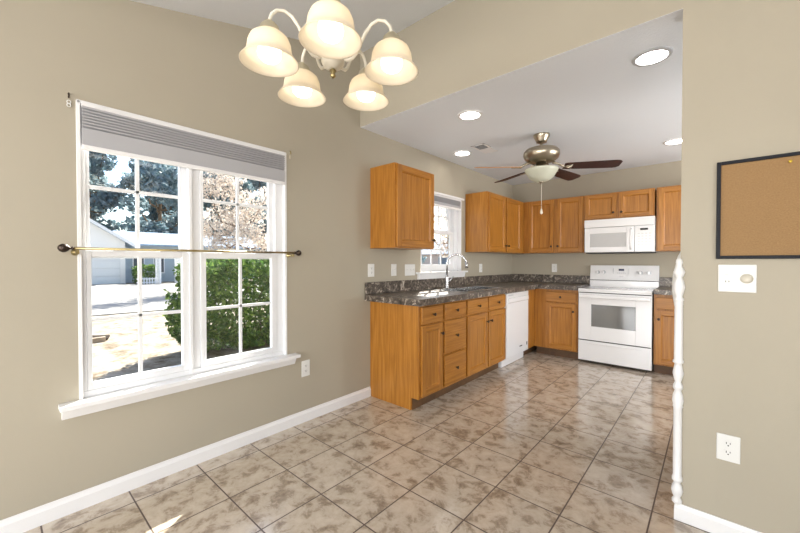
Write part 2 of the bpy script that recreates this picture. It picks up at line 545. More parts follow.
# ------------------------------------------------------------------ windows
def sash(win, u0, u1, z0, z1, w0, w1, g, cols, rows, stile=.04, top=.035, bot=.045):
    """one sash with its muntin grid; g = glass rectangle implied by stile/top/bot"""
    m = MB(TL)
    gu0, gu1, gz0, gz1 = g
    m.box(u0, gu0, w0, w1, z0, z1); m.box(gu1, u1, w0, w1, z0, z1)
    m.box(gu0, gu1, w0, w1, z0, gz0); m.box(gu0, gu1, w0, w1, gz1, z1)
    wm = (w0 + w1) / 2
    for k in range(1, cols):
        u = gu0 + (gu1 - gu0) * k / cols
        m.box(u - .0095, u + .0095, wm - .007, wm + .007, gz0, gz1)
    for k in range(1, rows):
        z = gz0 + (gz1 - gz0) * k / rows
        m.box(gu0, gu1, wm - .007, wm + .007, z - .0095, z + .0095)
    s = m.build('sash', VINYL, win, bevel=.0025)
    MB(TL).box(gu0 - .004, gu1 + .004, wm - .0015, wm + .0015, gz0 - .004, gz1 + .004).build('pane', GLASS, s)
    return s

win = struct(bpy.data.objects.new('window_1', None)); COL.objects.link(win); win.location = (0, (WY0 + WY1) / 2, WZ0)
m = MB(TL)
# thin white casing bead and jamb liners
m.box(WY0 - .004, WY0 + .012, -.13, .004, WZ0, WZ1); m.box(WY1 - .012, WY1 + .004, -.13, .004, WZ0, WZ1)
m.box(WY0, WY1, -.13, .004, WZ1 - .012, WZ1 + .003)
m.build('casing', TRIM, win, bevel=.0015)
m = MB(TL)
fr0, fr1 = WY0 + .012, WY1 - .012
m.box(fr0, fr0 + .0195, -.12, -.023, WZ0 + .001, WZ1 - .012); m.box(fr1 - .0595, fr1, -.058, -.026, WZ0 + .001, WZ1 - .012); m.box(fr1 - .0595, fr1 - .045, -.10, -.0585, WZ0 + .001, WZ1 - .012)
m.box(fr0 - .001, fr1 + .001, -.121, -.018, WZ0 + .0005, WZ0 + .0298); m.box(fr0 - .001, fr1 + .001, -.121, -.019, WZ1 - .049, WZ1 - .013)
m.box(.7775, .797, -.12, -.014, WZ0 + .001, WZ1 - .012); m.box(.797, .842, -.12, -.03, WZ0 + .001, WZ1 - .012); m.box(.842, .8615, -.12, -.021, WZ0 + .001, WZ1 - .012)
m.build('window_frame', VINYL, win, bevel=.0025)
for u0, u1, ga, gb in ((.307, .777, .327, .742), (.862, 1.352, .876, 1.318)):
    sash(win, u0, u1, .578, 1.292, -.055, -.022, (ga, gb, .613, 1.262), 2, 2)
    sash(win, u0, u1, 1.255, 1.985, -.093, -.060, (ga, gb, 1.302, 1.95), 2, 2)
    k = MB(TL)
    for uu in (u0 + .13, u1 - .13):
        k.box(uu - .02, uu + .02, -.05, -.02, 1.292, 1.300)
        k.box(uu - .006, uu + .012, -.04, -.02, 1.300, 1.307)
    k.build('sash_latch', VINYL, win, bevel=.0015)
m = MB(TL)
m.box(WY0 + .001, WY1 - .001, -.06, 0, WZ0 - .001, WZ0 + .0003); m.box(.196, 1.494, .0002, .072, WZ0 - .022, WZ0)
m.prism([(0, WZ0 - .075), (.022, WZ0 - .075), (.034, WZ0 - .05), (.046, WZ0 - .022), (0, WZ0 - .022)], .206, 1.476, plane='wz')
m.build('window_sill', TRIM, win, bevel=.004)

win2 = struct(bpy.data.objects.new('window_2', None)); COL.objects.link(win2); win2.location = (0, (KY0 + KY1) / 2, KZ0)
m = MB(TL)
m.box(KY0, KY0 + .06, -.13, -.05, KZ0, KZ1); m.box(KY1 - .085, KY1, -.13, -.05, KZ0, KZ1)
m.box(KY0 + .06, KY1 - .085, -.13, -.05, KZ0, KZ0 + .03); m.box(KY0 + .06, KY1 - .085, -.13, -.05, KZ1 - .04, KZ1)
m.build('window_frame', VINYL, win2, bevel=.0025)
m = MB(TL)
m.box(KY0 - .004, KY0 + .006, -.05, .003, KZ0, KZ1); m.box(KY1 - .006, KY1 + .004, -.05, .003, KZ0, KZ1); m.box(KY0, KY1, -.05, .003, KZ1 - .006, KZ1 + .003)
m.build('casing', TRIM, win2, bevel=.001)
sash(win2, KY0 + .06, KY1 - .085, KZ0 + .03, 1.60, -.09, -.062, (KY0 + .1, 3.70, 1.205, 1.565), 3, 2)
sash(win2, KY0 + .06, KY1 - .085, 1.565, KZ1 - .04, -.125, -.097, (KY0 + .1, 3.70, 1.62, 1.94), 3, 2)
m = MB(TL)
m.box(2.945, 3.925, -.05, .055, KZ0 - .02, KZ0)
m.prism([(0, KZ0 - .08), (.02, KZ0 - .08), (.034, KZ0 - .02), (0, KZ0 - .02)], 2.97, 3.90, plane='wz')
m.build('window_sill', TRIM, win2, bevel=.003)

# ------------------------------------------------------------------ ground outside (structure)
GZ = -.30
struct(MB().add([(-600, -500, GZ), (400, -500, GZ), (400, 600, GZ), (-600, 600, GZ)], [(0, 1, 2, 3)]).build('lawn', LAWN))
struct(MB().prism([(-11.0, -14), (-10.75, 2.2), (-10.5, 5), (-13.5, 12), (-26.4, 10.6), (-26.9, 6.0), (-29.0, 5.9), (-29.0, -14)], GZ - .05, GZ + .03, plane='uw').build('driveway', TERRA))

# ------------------------------------------------------------------ fridge, large kitchen units
# base cabinets
ZC = .882       # cabinet top
FB = .568       # face frame front
def knob_mesh(T, u, z, w):
    return MB(T).lathe([(.0055, 0), (.0055, .012), (.009, .016), (.0145, .021), (.0135, .027), (.006, .030)], (u, w, z), 'w', 14)
def door(T, root, u0, u1, z0, z1, w0, H, knob=None, label=None, fw=.052):
    m = MB(T)
    t = .020
    m.box(u0, u0 + fw, w0, w0 + t, z0, z1, 0); m.box(u1 - fw, u1, w0, w0 + t, z0, z1, 0)
    m.box(u0 + fw, u1 - fw, w0, w0 + t, z1 - fw, z1, 1); m.box(u0 + fw, u1 - fw, w0, w0 + t, z0, z0 + fw, 1)
    # sloped sticking that runs into the flat recessed panel
    a, b, c, e = u0 + fw, u1 - fw, z0 + fw, z1 - fw
    k = .010; wp_ = w0 + t - .0135
    vs = [(a, w0 + t - .003, c), (b, w0 + t - .003, c), (b, w0 + t - .003, e), (a, w0 + t - .003, e),
          (a + k, wp_, c + k), (b - k, wp_, c + k), (b - k, wp_, e - k), (a + k, wp_, e - k)]
    m.add(vs, [(0, 1, 5, 4), (1, 2, 6, 5), (2, 3, 7, 6), (3, 0, 4, 7)], 0)
    m.add(vs[4:], [(0, 1, 2, 3)], 0)
    d = m.build('door', [OAKZ, H], root, bevel=.0025)
    if knob:
        knob_mesh(T, knob[0], knob[1], w0 + t).build('knob', BRONZE, d)
    return d
def drawer(T, root, u0, u1, z0, z1, w0, H, knob=True, name='drawer'):
    m = MB(T).box(u0, u1, w0, w0 + .020, z0, z1)
    d = m.build(name, H, root, bevel=.005, seg=3)
    if knob:
        knob_mesh(T, (u0 + u1) / 2, (z0 + z1) / 2, w0 + .020).build('knob', BRONZE, d)
    return d
def base_body(T, root, u0, u1, H, wb=.006, kick=True, z0=.105, ztop=None):
    m = MB(T)
    if ztop:      # room for the sink bowls behind a full height face
        m.box(u0, u1, wb, FB - .02, z0, ztop); m.box(u0, u1, FB - .02, FB, z0, ZC)
    else:
        m.box(u0, u1, wb, FB, z0, ZC)
    m.build('body', OAKZ, root, bevel=.0015)
    if kick:
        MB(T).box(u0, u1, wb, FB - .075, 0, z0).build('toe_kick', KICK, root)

r = thing('base_cabinet', 'narrow oak base cabinet with wide finished end panel, nearest end of counter run', 'cabinet', (.28, 2.44, 0))
base_body(TL, r, 2.292, 2.612, OAKY)
MB().prism([(.002, 0), (FB - .08, 0), (FB - .08, .105), (FB, .105), (FB, ZC), (.002, ZC)], 2.274, 2.2915, plane='uz').build('end_panel', OAKZ, r, bevel=.0015)
drawer(TL, r, 2.300, 2.598, .722, .862, FB, OAKY)
door(TL, r, 2.300, 2.598, .125, .706, FB, OAKY, (2.568, .615))
r = thing('base_cabinet', 'oak base cabinet with stack of three drawers on dark knobs', 'cabinet', (.28, 2.81, 0))
base_body(TL, r, 2.613, 3.003, OAKY)
drawer(TL, r, 2.628, 2.988, .722, .862, FB, OAKY)
drawer(TL, r, 2.628, 2.988, .418, .706, FB, OAKY)
drawer(TL, r, 2.628, 2.988, .125, .400, FB, OAKY)
r = thing('base_cabinet', 'oak sink base cabinet with two doors, next to the white dishwasher', 'cabinet', (.28, 3.43, 0))
base_body(TL, r, 3.004, 3.868, OAKY, ztop=.75)
drawer(TL, r, 3.020, 3.428, .722, .862, FB, OAKY, name='false_drawer_front')
drawer(TL, r, 3.452, 3.852, .722, .862, FB, OAKY, name='false_drawer_front')
door(TL, r, 3.020, 3.428, .125, .706, FB, OAKY, (3.400, .612))
door(TL, r, 3.452, 3.852, .125, .706, FB, OAKY, (3.482, .612))
r = thing('base_cabinet', 'oak corner base cabinet with drawer and door, left of the white range', 'cabinet', (.84, 5.06, 0))
MB().box(.006, FB, 4.512, YB - .004, .105, ZC).build('corner_body', OAKZ, r, bevel=.0015)
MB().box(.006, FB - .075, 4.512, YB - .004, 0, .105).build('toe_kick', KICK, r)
MB(TB).box(FB + .001, 1.106, .004, FB, .105, ZC).build('body', OAKZ, r, bevel=.0015)
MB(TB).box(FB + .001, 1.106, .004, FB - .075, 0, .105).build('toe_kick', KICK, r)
drawer(TB, r, .722, 1.090, .722, .848, FB, OAKX)
door(TB, r, .722, 1.090, .122, .706, FB, OAKX, (1.060, .612))
r = thing('base_cabinet', 'oak base cabinet with drawer over door, right of the white range', 'cabinet', (2.15, 5.06, 0))
MB(TB).box(1.880, 2.42, .004, FB, .105, ZC).build('body', OAKZ, r, bevel=.0015)
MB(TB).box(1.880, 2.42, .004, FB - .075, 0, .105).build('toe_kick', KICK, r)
drawer(TB, r, 1.897, 2.40, .722, .848, FB, OAKX)
door(TB, r, 1.897, 2.40, .122, .706, FB, OAKX, (1.927, .612))

# countertops
CT0, CT1, CW = .883, .937, .637
SKY0, SKY1, SKX0, SKX1 = 3.06, 3.84, .135, .545       # sink cut-out
r = thing('countertop', 'dark brown marbled laminate countertop running round the kitchen corner', 'countertop', (.4, 3.8, CT0))
m = MB()
m.box(.002, CW, 2.205, SKY0, CT0, CT1); m.box(.002, SKX0, SKY0, SKY1, CT0, CT1); m.box(SKX1, CW, SKY0, SKY1, CT0, CT1)
m.box(.002, CW, SKY1, YB - .002, CT0, CT1); m.box(CW, 1.110, YB - CW, YB - .002, CT0, CT1)
m.build('worktop', COUNTER, r)
m = MB()
m.box(.002, .022, 2.205, YB - .002, CT1, 1.048); m.box(.022, 1.110, YB - .022, YB - .002, CT1, 1.048)
m.build('backsplash', COUNTER, r, bevel=.003)
r = thing('countertop', 'short piece of dark marbled countertop right of the range', 'countertop', (2.15, 5.05, CT0))
MB().box(1.879, 2.44, YB - CW, YB - .002, CT0, CT1).build('worktop', COUNTER, r, bevel=.004)
MB().box(1.879, 2.44, YB - .022, YB - .002, CT1, 1.048).build('backsplash', COUNTER, r, bevel=.003)

# sink
r = thing('kitchen_sink', 'stainless steel double bowl sink set into countertop under kitchen window', 'sink', (.34, 3.45, .76))
m = MB()
e = .022
m.box(SKX0 - e, SKX0 + .05, SKY0 - e, SKY1 + e, CT1, CT1 + .004); m.box(SKX1 - .012, SKX1 + e, SKY0 - e, SKY1 + e, CT1, CT1 + .004)
m.box(SKX0 + .05, SKX1 - .012, SKY0 - e, SKY0 + .012, CT1, CT1 + .004); m.box(SKX0 + .05, SKX1 - .012, SKY1 - .012, SKY1 + e, CT1, CT1 + .004)
m.box(SKX0 + .05, SKX1 - .012, 3.435, 3.465, CT1, CT1 + .004)
m.build('rim', STEEL, r, bevel=.0015)
for a, b in ((SKY0 + .006, 3.441), (3.459, SKY1 - .006)):
    m = MB(); x0, x1, zb = SKX0 + .044, SKX1 - .006, .765
    m.box(x0, x1, a, b, zb, zb + .003)
    m.box(x0, x0 + .003, a, b, zb, CT1); m.box(x1 - .003, x1, a, b, zb, CT1); m.box(x0, x1, a, a + .003, zb, CT1); m.box(x0, x1, b - .003, b, zb, CT1)
    k = m.build('bowl', STEEL, r)
    MB().lathe([(.04, 0), (.036, .004), (.02, .002)], ((x0 + x1) / 2, (a + b) / 2, zb + .003), 'z', 16).build('drain', CHROME, k)
# faucet
r = thing('faucet', 'tall chrome gooseneck faucet behind the kitchen sink', 'faucet', (.125, 3.345, CT1 + .004))
fx, fy, fz = .125, 3.345, CT1 + .004
MB().lathe([(.027, 0), (.026, .012), (.020, .03), (.018, .12), (.0135, .15)], (fx, fy, fz), 'z', 20).build('base', CHROME, r)
pts = [(fx, fy, fz + .14), (fx, fy, fz + .27)]
for k in range(1, 13):
    a = math.pi * k / 12 * .97
    pts.append((fx + .105 - .105 * math.cos(a), fy + .035 * (1 - math.cos(a)), fz + .27 + .105 * math.sin(a)))
MB().tube(pts, .0115, 12).build('spout', CHROME, r)
p = Vector(pts[-1])
MB().tube([p + Vector((0, 0, .012)), p + Vector((.004, 0, -.055))], [.0135, .0165], 14).build('spray_head', CHROME, r)
MB().tube([(fx, fy + .015, fz + .075), (fx + .01, fy + .05, fz + .085), (fx + .04, fy + .075, fz + .13)], [.009, .007, .005], 10).build('lever', CHROME, r)

# dishwasher
r = thing('dishwasher', 'white front loading dishwasher under the dark countertop', 'dishwasher', (.3, 4.19, 0))
dy0, dy1 = 3.876, 4.508
MB().box(.02, .555, dy0, dy1, .10, .878).build('tub', GREYPL, r)
m = MB(); m.box(.556, .592, dy0, dy1, .115, .868)
m.prism([(.592, .752), (.606, .758), (.610, .770), (.606, .812), (.592, .816)], dy0 + .03, dy1 - .03, plane='uz')
m.build('door', WHITE, r, bevel=.003)
MB().box(.5925, .5945, dy0 + .04, dy0 + .17, .838, .852).build('control_label', GREYPL, r)
MB().box(.5922, .5935, dy0 + .36, dy0 + .44, .195, .207).build('badge', DARK, r)
MB().box(.5922, .5935, dy1 - .06, dy1 - .035, .185, .225).build('sticker', DARK, r)
MB().box(.02, .53, dy0, dy1, .004, .112).build('kick_plate', WHITE, r, bevel=.002)

# range
r = thing('range', 'white freestanding electric range with oven window and control backguard', 'range', (1.495, 5.04, 0))
rx0, rx1, ry = 1.117, 1.869, 4.758
MB().box(rx0 + .004, rx1 - .004, ry + .03, YB - .012, .03, .905).build('body', WHITE, r, bevel=.003)
m = MB(); m.box(rx0, rx1, ry - .012, YB - .06, .888, .910); m.box(rx0, rx1, ry - .012, ry + .02, .868, .889)
m.build('cooktop', WHITE, r, bevel=.005)
for bx, by, br_ in ((1.30, 4.93, .105), (1.69, 4.93, .08), (1.30, 5.14, .08), (1.69, 5.14, .105)):
    MB().lathe([(br_, 0), (br_, .0008), (br_ - .006, .0009), (br_ - .006, 0)], (bx, by, .9098), 'z', 32, cap=False).build('burner_ring', GREYPL, r)
gx0, gx1, gz0, gz1 = 1.262, 1.715, .455, .722
m = MB()
a0, a1 = rx0 + .003, rx1 - .003
m.box(a0, gx0, ry, ry + .029, .288, .858); m.box(gx1, a1, ry, ry + .029, .288, .858)
m.box(gx0, gx1, ry, ry + .029, .288, gz0); m.box(gx0, gx1, ry, ry + .029, gz1, .858)
dd = m.build('oven_door', WHITE, r, bevel=.003)
MB().box(gx0 + .0005, gx1 - .0005, ry + .003, ry + .02, gz0 + .0005, gz1 - .0005).build('oven_window', OVENGLASS, dd)
m = MB(); m.box(a0 + .01, a1 - .01, ry - .045, ry - .020, .800, .842)
m.box(a0 + .01, a0 + .05, ry - .030, ry, .805, .838); m.box(a1 - .05, a1 - .01, ry - .030, ry, .805, .838)
m.build('handle', WHITE, dd, bevel=.008, seg=3)
m = MB(); m.box(a0, a1, ry, ry + .029, .035, .276); m.box(a0 + .09, a1 - .09, ry - .008, ry, .244, .262)
m.build('storage_drawer', WHITE, r, bevel=.004)
m = MB(); m.box(a0 + .01, a1 - .01, ry + .012, ry + .0295, .024, .868); m.build('gap_shadow_frame', DARK, r)
by = YB - .085
m = MB(); m.prism([(by - .005, .908), (YB - .015, .908), (YB - .015, 1.19), (by + .03, 1.19), (by + .003, 1.000), (by - .005, .99)], 1.125, 1.877, plane='wz')
bg = m.build('backguard', WHITE, r, bevel=.004)
MB().box(1.1255, 1.8765, by - .004, by + .02, .993, 1.000).build('trim_line', DARK, bg)
def bgw(z): return by + .003 + (z - 1.0) / .19 * .027
for kx in (1.215, 1.285, 1.690, 1.775):
    k = MB().lathe([(.024, 0), (.023, -.004), (.018, -.010), (.0, -.011)], (kx, bgw(1.10), 1.10), 'w', 20).build('knob', GREYPL, bg)
    MB().box(kx - .011, kx + .011, bgw(1.10) - .026, bgw(1.10) - .008, 1.080, 1.120).build('knob_grip', WHITE, k, bevel=.002)
MB().box(1.455, 1.515, bgw(1.13) - .004, bgw(1.13) + .005, 1.120, 1.146).build('display', DISPLAY, bg)
for i in range(5):
    MB().box(1.44 + i * .02, 1.452 + i * .02, bgw(1.095) - .003, bgw(1.095) + .005, 1.088, 1.096).build('button', GREYPL, bg)
for dx_ in (1.395, 1.565):
    MB().box(dx_, dx_ + .003, bgw(1.1) - .003, bgw(1.1) + .005, 1.07, 1.15).build('panel_divider', GREYPL, bg)
MB().box(1.465, 1.51, bgw(1.055) - .002, bgw(1.055) + .005, 1.050, 1.056).build('badge', GREYPL, bg)
MB().box(1.76, 1.82, by - .0065, by - .003, .962, .968).build('model_mark', GREYPL, bg)

# microwave
r = thing('microwave', 'white over the range microwave below small oak cabinets', 'microwave', (1.497, 5.15, 1.352))
mx0, mx1, my, mz0, mz1 = 1.130, 1.862, 4.965, 1.352, 1.742
MB().box(mx0, mx1, my + .03, YB - .004, mz0, mz1 + .018).build('body', WHITE, r, bevel=.003)
MB().box(mx0, mx1, my - .012, my + .0295, 1.662, mz1 + .018).build('vent_grille', WHITE, r, bevel=.006)
vx0, vx1, vz0, vz1 = 1.192, 1.586, 1.418, 1.585
m = MB(); d1 = 1.668
m.box(mx0 + .002, vx0, my, my + .0295, mz0 + .004, 1.655); m.box(vx1, d1, my, my + .0295, mz0 + .004, 1.655)
m.box(vx0, vx1, my, my + .0295, mz0 + .004, vz0); m.box(vx0, vx1, my, my + .0295, vz1, 1.655)
dd = m.build('door', WHITE, r, bevel=.003)
MB().box(vx0, vx1, my + .004, my + .02, vz0, vz1).build('screen', MWGLASS, dd)
m = MB(); m.tube([(1.635, my - .004, 1.385), (1.635, my - .028, 1.41), (1.635, my - .034, 1.50), (1.635, my - .028, 1.60), (1.635, my - .004, 1.63)], .010, 10)
m.build('handle', WHITE, dd)
m = MB(); m.box(d1 + .004, mx1 - .002, my, my + .0295, mz0 + .004, 1.655)
pn = m.build('control_panel', WHITE, r, bevel=.003)
MB().box(1.724, 1.800, my - .002, my + .005, 1.605, 1.628).build('display', DARK, pn)
KEY = plain('pale_keypad_print', (.62, .62, .63), .4)
for i in range(4):
    for j in range(6):
        MB().box(1.700 + i * .036, 1.722 + i * .036, my - .001, my + .004, 1.40 + j * .032, 1.412 + j * .032).build('key', KEY, pn)
MB().box(mx0 + .02, mx1 - .02, my + .01, YB - .02, mz0 - .012, mz0 - .0005).build('underside_lamp_panel', DARK, r)

# upper cabinets
UZ0, UZ1, UW = 1.358, 2.092, .305
def upper(T, root, u0, u1, z0, z1):
    MB(T).box(u0, u1, .003, UW, z0, z1).build('body', OAKZ, root, bevel=.0015)
r = thing('wall_cabinet', 'single door oak wall cabinet left of kitchen window', 'cabinet', (.15, 2.556, UZ0))
upper(TL, r, 2.276, 2.842, UZ0, UZ1)
door(TL, r, 2.292, 2.826, UZ0 + .012, UZ1 - .008, UW, OAKY, (2.800, 1.445), fw=.058)
r = thing('wall_cabinet', 'two door oak wall cabinet right of kitchen window, running into corner', 'cabinet', (.15, 4.65, UZ0))
upper(TL, r, 3.944, YB - .003, UZ0, UZ1)
door(TL, r, 3.962, 4.424, UZ0 + .012, UZ1 - .012, UW, OAKY, (4.398, 1.445))
door(TL, r, 4.452, 4.920, UZ0 + .012, UZ1 - .012, UW, OAKY, (4.478, 1.445))
r = thing('wall_cabinet', 'two door oak wall cabinet on back wall, left of the microwave', 'cabinet', (.70, 5.2, UZ0))
upper(TB, r, UW + .001, 1.104, UZ0, UZ1)
door(TB, r, .378, .728, UZ0 + .012, UZ1 - .012, UW, OAKX, (.702, 1.445))
door(TB, r, .762, 1.094, UZ0 + .012, UZ1 - .012, UW, OAKX, (.788, 1.445))
r = thing('wall_cabinet', 'short two door oak wall cabinet above the microwave', 'cabinet', (1.48, 5.2, 1.764))
upper(TB, r, 1.105, 1.852, 1.764, UZ1)
door(TB, r, 1.117, 1.466, 1.778, UZ1 - .012, UW, OAKX, (1.438, 1.842), fw=.046)
door(TB, r, 1.498, 1.842, 1.778, UZ1 - .012, UW, OAKX, (1.526, 1.842), fw=.046)
r = thing('wall_cabinet', 'tall oak wall cabinet at right end, beside the microwave', 'cabinet', (2.12, 5.2, UZ0))
upper(TB, r, 1.869, 2.40, UZ0, UZ1)
door(TB, r, 1.887, 2.384, UZ0 + .012, UZ1 - .012, UW, OAKX, (2.358, 1.445))

# refrigerator, all but its door edge hidden by the wing wall
r = thing('refrigerator', 'white refrigerator mostly hidden behind wing wall, only door edge showing', 'refrigerator', (2.75, 2.75, 0))
MB().box(2.33, 3.05, 2.30, 3.12, .05, 2.08).build('body', WHITE, r, bevel=.01)
MB().box(2.258, 2.329, 2.30, 3.12, .40, 2.085).build('door', WHITE, r, bevel=.012, seg=3)
MB().tube([(2.262, 2.318, 1.315), (2.240, 2.318, 1.26), (2.222, 2.318, 1.17), (2.218, 2.318, 1.09), (2.228, 2.318, 1.01), (2.260, 2.318, .955)], [.008, .012, .013, .013, .012, .008], 10).build('handle', WHITE2, r)
MB().prism([(2.262, .396), (2.33, .396), (2.33, .20), (2.30, .28)], 2.31, 3.1, plane='uz').build('lower_drawer', WHITE, r)
MB().box(2.2565, 2.27, 2.302, 2.318, .40, .41).build('hinge_pin', DARK, r)
MB().box(2.36, 3.0, 2.32, 3.08, 0, .05).build('foot_grille', DARK, r)

# ------------------------------------------------------------------ window shades and curtain rod
def cellshade(root, u0, u1, zt, zb, w0, w1, npl, zs):
    MB(TL).box(u0, u1, w0, w1 + .004, zt - .014, zt).build('headrail', TRIM, root, bevel=.002)
    m = MB(TL)
    wm0, wm1 = w0 + .004, w1
    pr = [(wm0, zt - .014)]
    n = npl; h = (zt - .014 - zs) / n
    prof = [(wm1 - .002, zt - .014)]
    for i in range(n):
        z = zt - .014 - h * i
        prof.append((wm1, z - h * .2)); prof.append((wm1 - .001, z - h * .55)); prof.append((wm1 - .017, z - h * .97))
    prof.append((wm1 - .003, zs - .004)); prof.append((wm1 - .003, zb + .022))
    poly = [(wm0, zt - .014)] + prof + [(wm0, zb + .022)]
    m.prism(poly, u0 + .003, u1 - .003, plane='wz')
    m.build('pleats', SHADEFAB, root)
    MB(TL).box(u0 + .002, u1 - .002, w0 + .002, w1 + .003, zb, zb + .0215).build('bottom_rail', TRIM, root, bevel=.003)
r = thing('window_shade', 'grey pleated shade raised at top of large dining window', 'window shade', (0, .845, 1.80))
cellshade(r, .290, 1.405, 2.022, 1.796, -.012, .018, 7, 1.905)
r = thing('window_shade', 'grey shade raised at top of small kitchen window', 'window shade', (0, 3.44, 1.87))
cellshade(r, KY0 + .008, KY1 - .008, 1.998, 1.872, -.045, .002, 5, 1.93)
m = MB(TL).box(KY0 - .03, KY1 + .045, .004, .02, 2.0, 2.024)
tag(recenter(m.build('valance_clip', TRIM, bevel=.002)), 'narrow white rail above the kitchen window shade', 'rail')

r = thing('curtain_rod', 'thin brass cafe curtain rod across middle of dining window', 'curtain rod', (.07, .845, 1.30))
MB(TL).tube([(.248, .07, 1.300), (1.446, .07, 1.301)], .0065, 12).build('rod', BRASS, r)
for s_, u in ((-1, .250), (1, 1.444)):
    m = MB(TL)
    pr = [(.0065, 0), (.012, .003), (.012, .008), (.006, .012), (.006, .018), (.017, .028), (.024, .042), (.0245, .055), (.018, .070), (.007, .078), (.0, .079)]
    m.lathe([(a * .85, b * s_ * .72) for a, b in pr], (u, .07, 1.3005), 'u', 20)
    m.build('finial', BRONZE, r)
for u in (.262, 1.432):
    m = MB(TL)
    m.lathe([(.016, 0), (.016, .004), (.008, .008), (.006, .05)], (u, .001, 1.282), 'w', 14)
    m.tube([(u, .045, 1.282), (u, .066, 1.284), (u, .078, 1.292)], .005, 8)
    m.box(u - .006, u + .006, .055, .08, 1.272, 1.293)
    m.build('bracket', BRASS, r)

r = thing('wall_hook', 'small screw hook with clear plastic clip, upper left of dining window', 'hook', (0, .244, 2.0))
MB(TL).tube([(.244, .001, 2.052), (.244, .02, 2.050), (.244, .024, 2.040), (.244, .018, 2.028)], .0035, 8).build('screw', BRONZE, r)
m = MB(TL)
for zz in (1.998, 2.014):
    m.tube([(.246 + .007 * math.cos(a), .004, zz + .008 * math.sin(a)) for a in [k * math.pi / 6 for k in range(13)]], .0022, 6)
m.build('plastic_clip', WHITE2, r)
r = thing('wall_hook', 'small brass screw hook with clear tab, upper right of dining window', 'hook', (0, 1.452, 2.0))
MB(TL).tube([(1.452, .001, 2.056), (1.452, .014, 2.050), (1.452, .014, 2.030)], .004, 8).build('screw', BRASS, r)
MB(TL).box(1.447, 1.457, .001, .004, 2.0, 2.026).build('plastic_clip', plain('clear_cream_plastic', (.66, .60, .48), .3), r, bevel=.001)

# ------------------------------------------------------------------ chandelier
cx, cy = 1.3777, .7749
r = thing('chandelier', 'five arm cream and brass chandelier with lit bell glass shades', 'chandelier', (cx, cy, 1.86))
ctop = cz(cy)
Fv = Vector((-math.sin(math.radians(41.32)), math.cos(math.radians(41.32)), 0)); Rv = Vector((math.cos(math.radians(41.32)), math.sin(math.radians(41.32)), 0))
MB().lathe([(.062, .02), (.062, -.012), (.05, -.03), (.015, -.045), (.008, -.05)], (cx, cy, ctop - .01), 'z', 24).build('canopy', IVORY, r)
m = MB()
z = 2.235; i = 0
while z < ctop - .05:
    ring = []
    for k in range(13):
        a = 2 * math.pi * k / 12
        q = (.010 * math.cos(a), .019 * math.sin(a))
        ring.append((cx + (q[0] if i % 2 else 0), cy + (0 if i % 2 else q[0]), z + .015 + q[1]))
    m.tube(ring, .0026, 6); z += .031; i += 1
m.build('chain', BRASS, r)
MB().lathe([(.004, 1.868), (.010, 1.874), (.006, 1.882), (.012, 1.892), (.006, 1.898)], (cx, cy, 0), 'z', 16).build('finial', BRASS, r)
MB().lathe([(.012, 1.898), (.032, 1.906), (.040, 1.922), (.040, 1.945), (.030, 1.955), (.016, 1.965), (.016, 2.05), (.026, 2.07), (.026, 2.10), (.014, 2.12), (.014, 2.20), (.020, 2.21), (.008, 2.235)], (cx, cy, 0), 'z', 24).build('hub', IVORY, r)
for ang in (-81, -10, 62, 135, 207):
    a = math.radians(ang)
    dv = Rv * math.cos(a) + Fv * math.sin(a)
    def P3(rr, zz): return (cx + dv.x * rr, cy + dv.y * rr, zz)
    prof = [(.034, 1.932), (.052, 1.924), (.070, 1.928), (.085, 1.945), (.099, 1.975), (.115, 2.008), (.136, 2.034), (.160, 2.046), (.184, 2.040), (.200, 2.022), (.206, 2.002), (.206, 1.985)]
    MB().tube([P3(a_, b_) for a_, b_ in prof], .0058, 10).build('arm', IVORY, r)
    sx, sy, _ = P3(.206, 0)
    MB().lathe([(.010, 1.999), (.016, 1.995), (.028, 1.982), (.031, 1.970), (.034, 1.966), (.034, 1.958), (.030, 1.956)], (sx, sy, 0), 'z', 20).build('socket_cup', PALEBRASS, r)
    out = [(.031, 1.959), (.046, 1.955), (.058, 1.944), (.0655, 1.926), (.068, 1.908), (.070, 1.896), (.076, 1.886), (.084, 1.876), (.090, 1.868)]
    inn = [(.0875, 1.868), (.082, 1.875), (.074, 1.884), (.0675, 1.895), (.0655, 1.908), (.063, 1.926), (.0555, 1.941), (.044, 1.951), (.031, 1.955)]
    s_ = MB().lathe(out + inn, (sx, sy, 0), 'z', 36, cap=False).build('lamp_shade', ALABASTER, r)
    MB().lathe([(.0, 1.870), (.014, 1.8715), (.026, 1.877), (.034, 1.887), (.0365, 1.899), (.034, 1.913), (.023, 1.932), (.014, 1.948), (.013, 1.956)], (sx, sy, 0), 'z', 24).build('bulb', BULB, s_)

# ------------------------------------------------------------------ ceiling fan
fx, fy = 1.143, 3.407
r = thing('ceiling_fan', 'antique nickel ceiling fan with dark blades and glass bowl light', 'ceiling fan', (fx, fy, 1.99))
MB().lathe([(.073, ZK), (.074, ZK - .008), (.066, ZK - .03), (.050, ZK - .058), (.046, ZK - .074), (.014, ZK - .078)], (fx, fy, 0), 'z', 28).build('canopy', NICKEL, r)
MB().lathe([(.012, 2.30), (.012, ZK - .07)], (fx, fy, 0), 'z', 14).build('downrod', NICKEL, r)
MB().lathe([(.015, 2.306), (.10, 2.302), (.142, 2.290), (.160, 2.268), (.162, 2.238), (.150, 2.206), (.120, 2.182), (.09, 2.172), (.05, 2.168)], (fx, fy, 0), 'z', 36).build('motor_housing', NICKEL, r)
MB().lathe([(.05, 2.174), (.048, 2.118), (.06, 2.108), (.11, 2.102), (.11, 2.094)], (fx, fy, 0), 'z', 24).build('switch_housing', NICKEL, r)
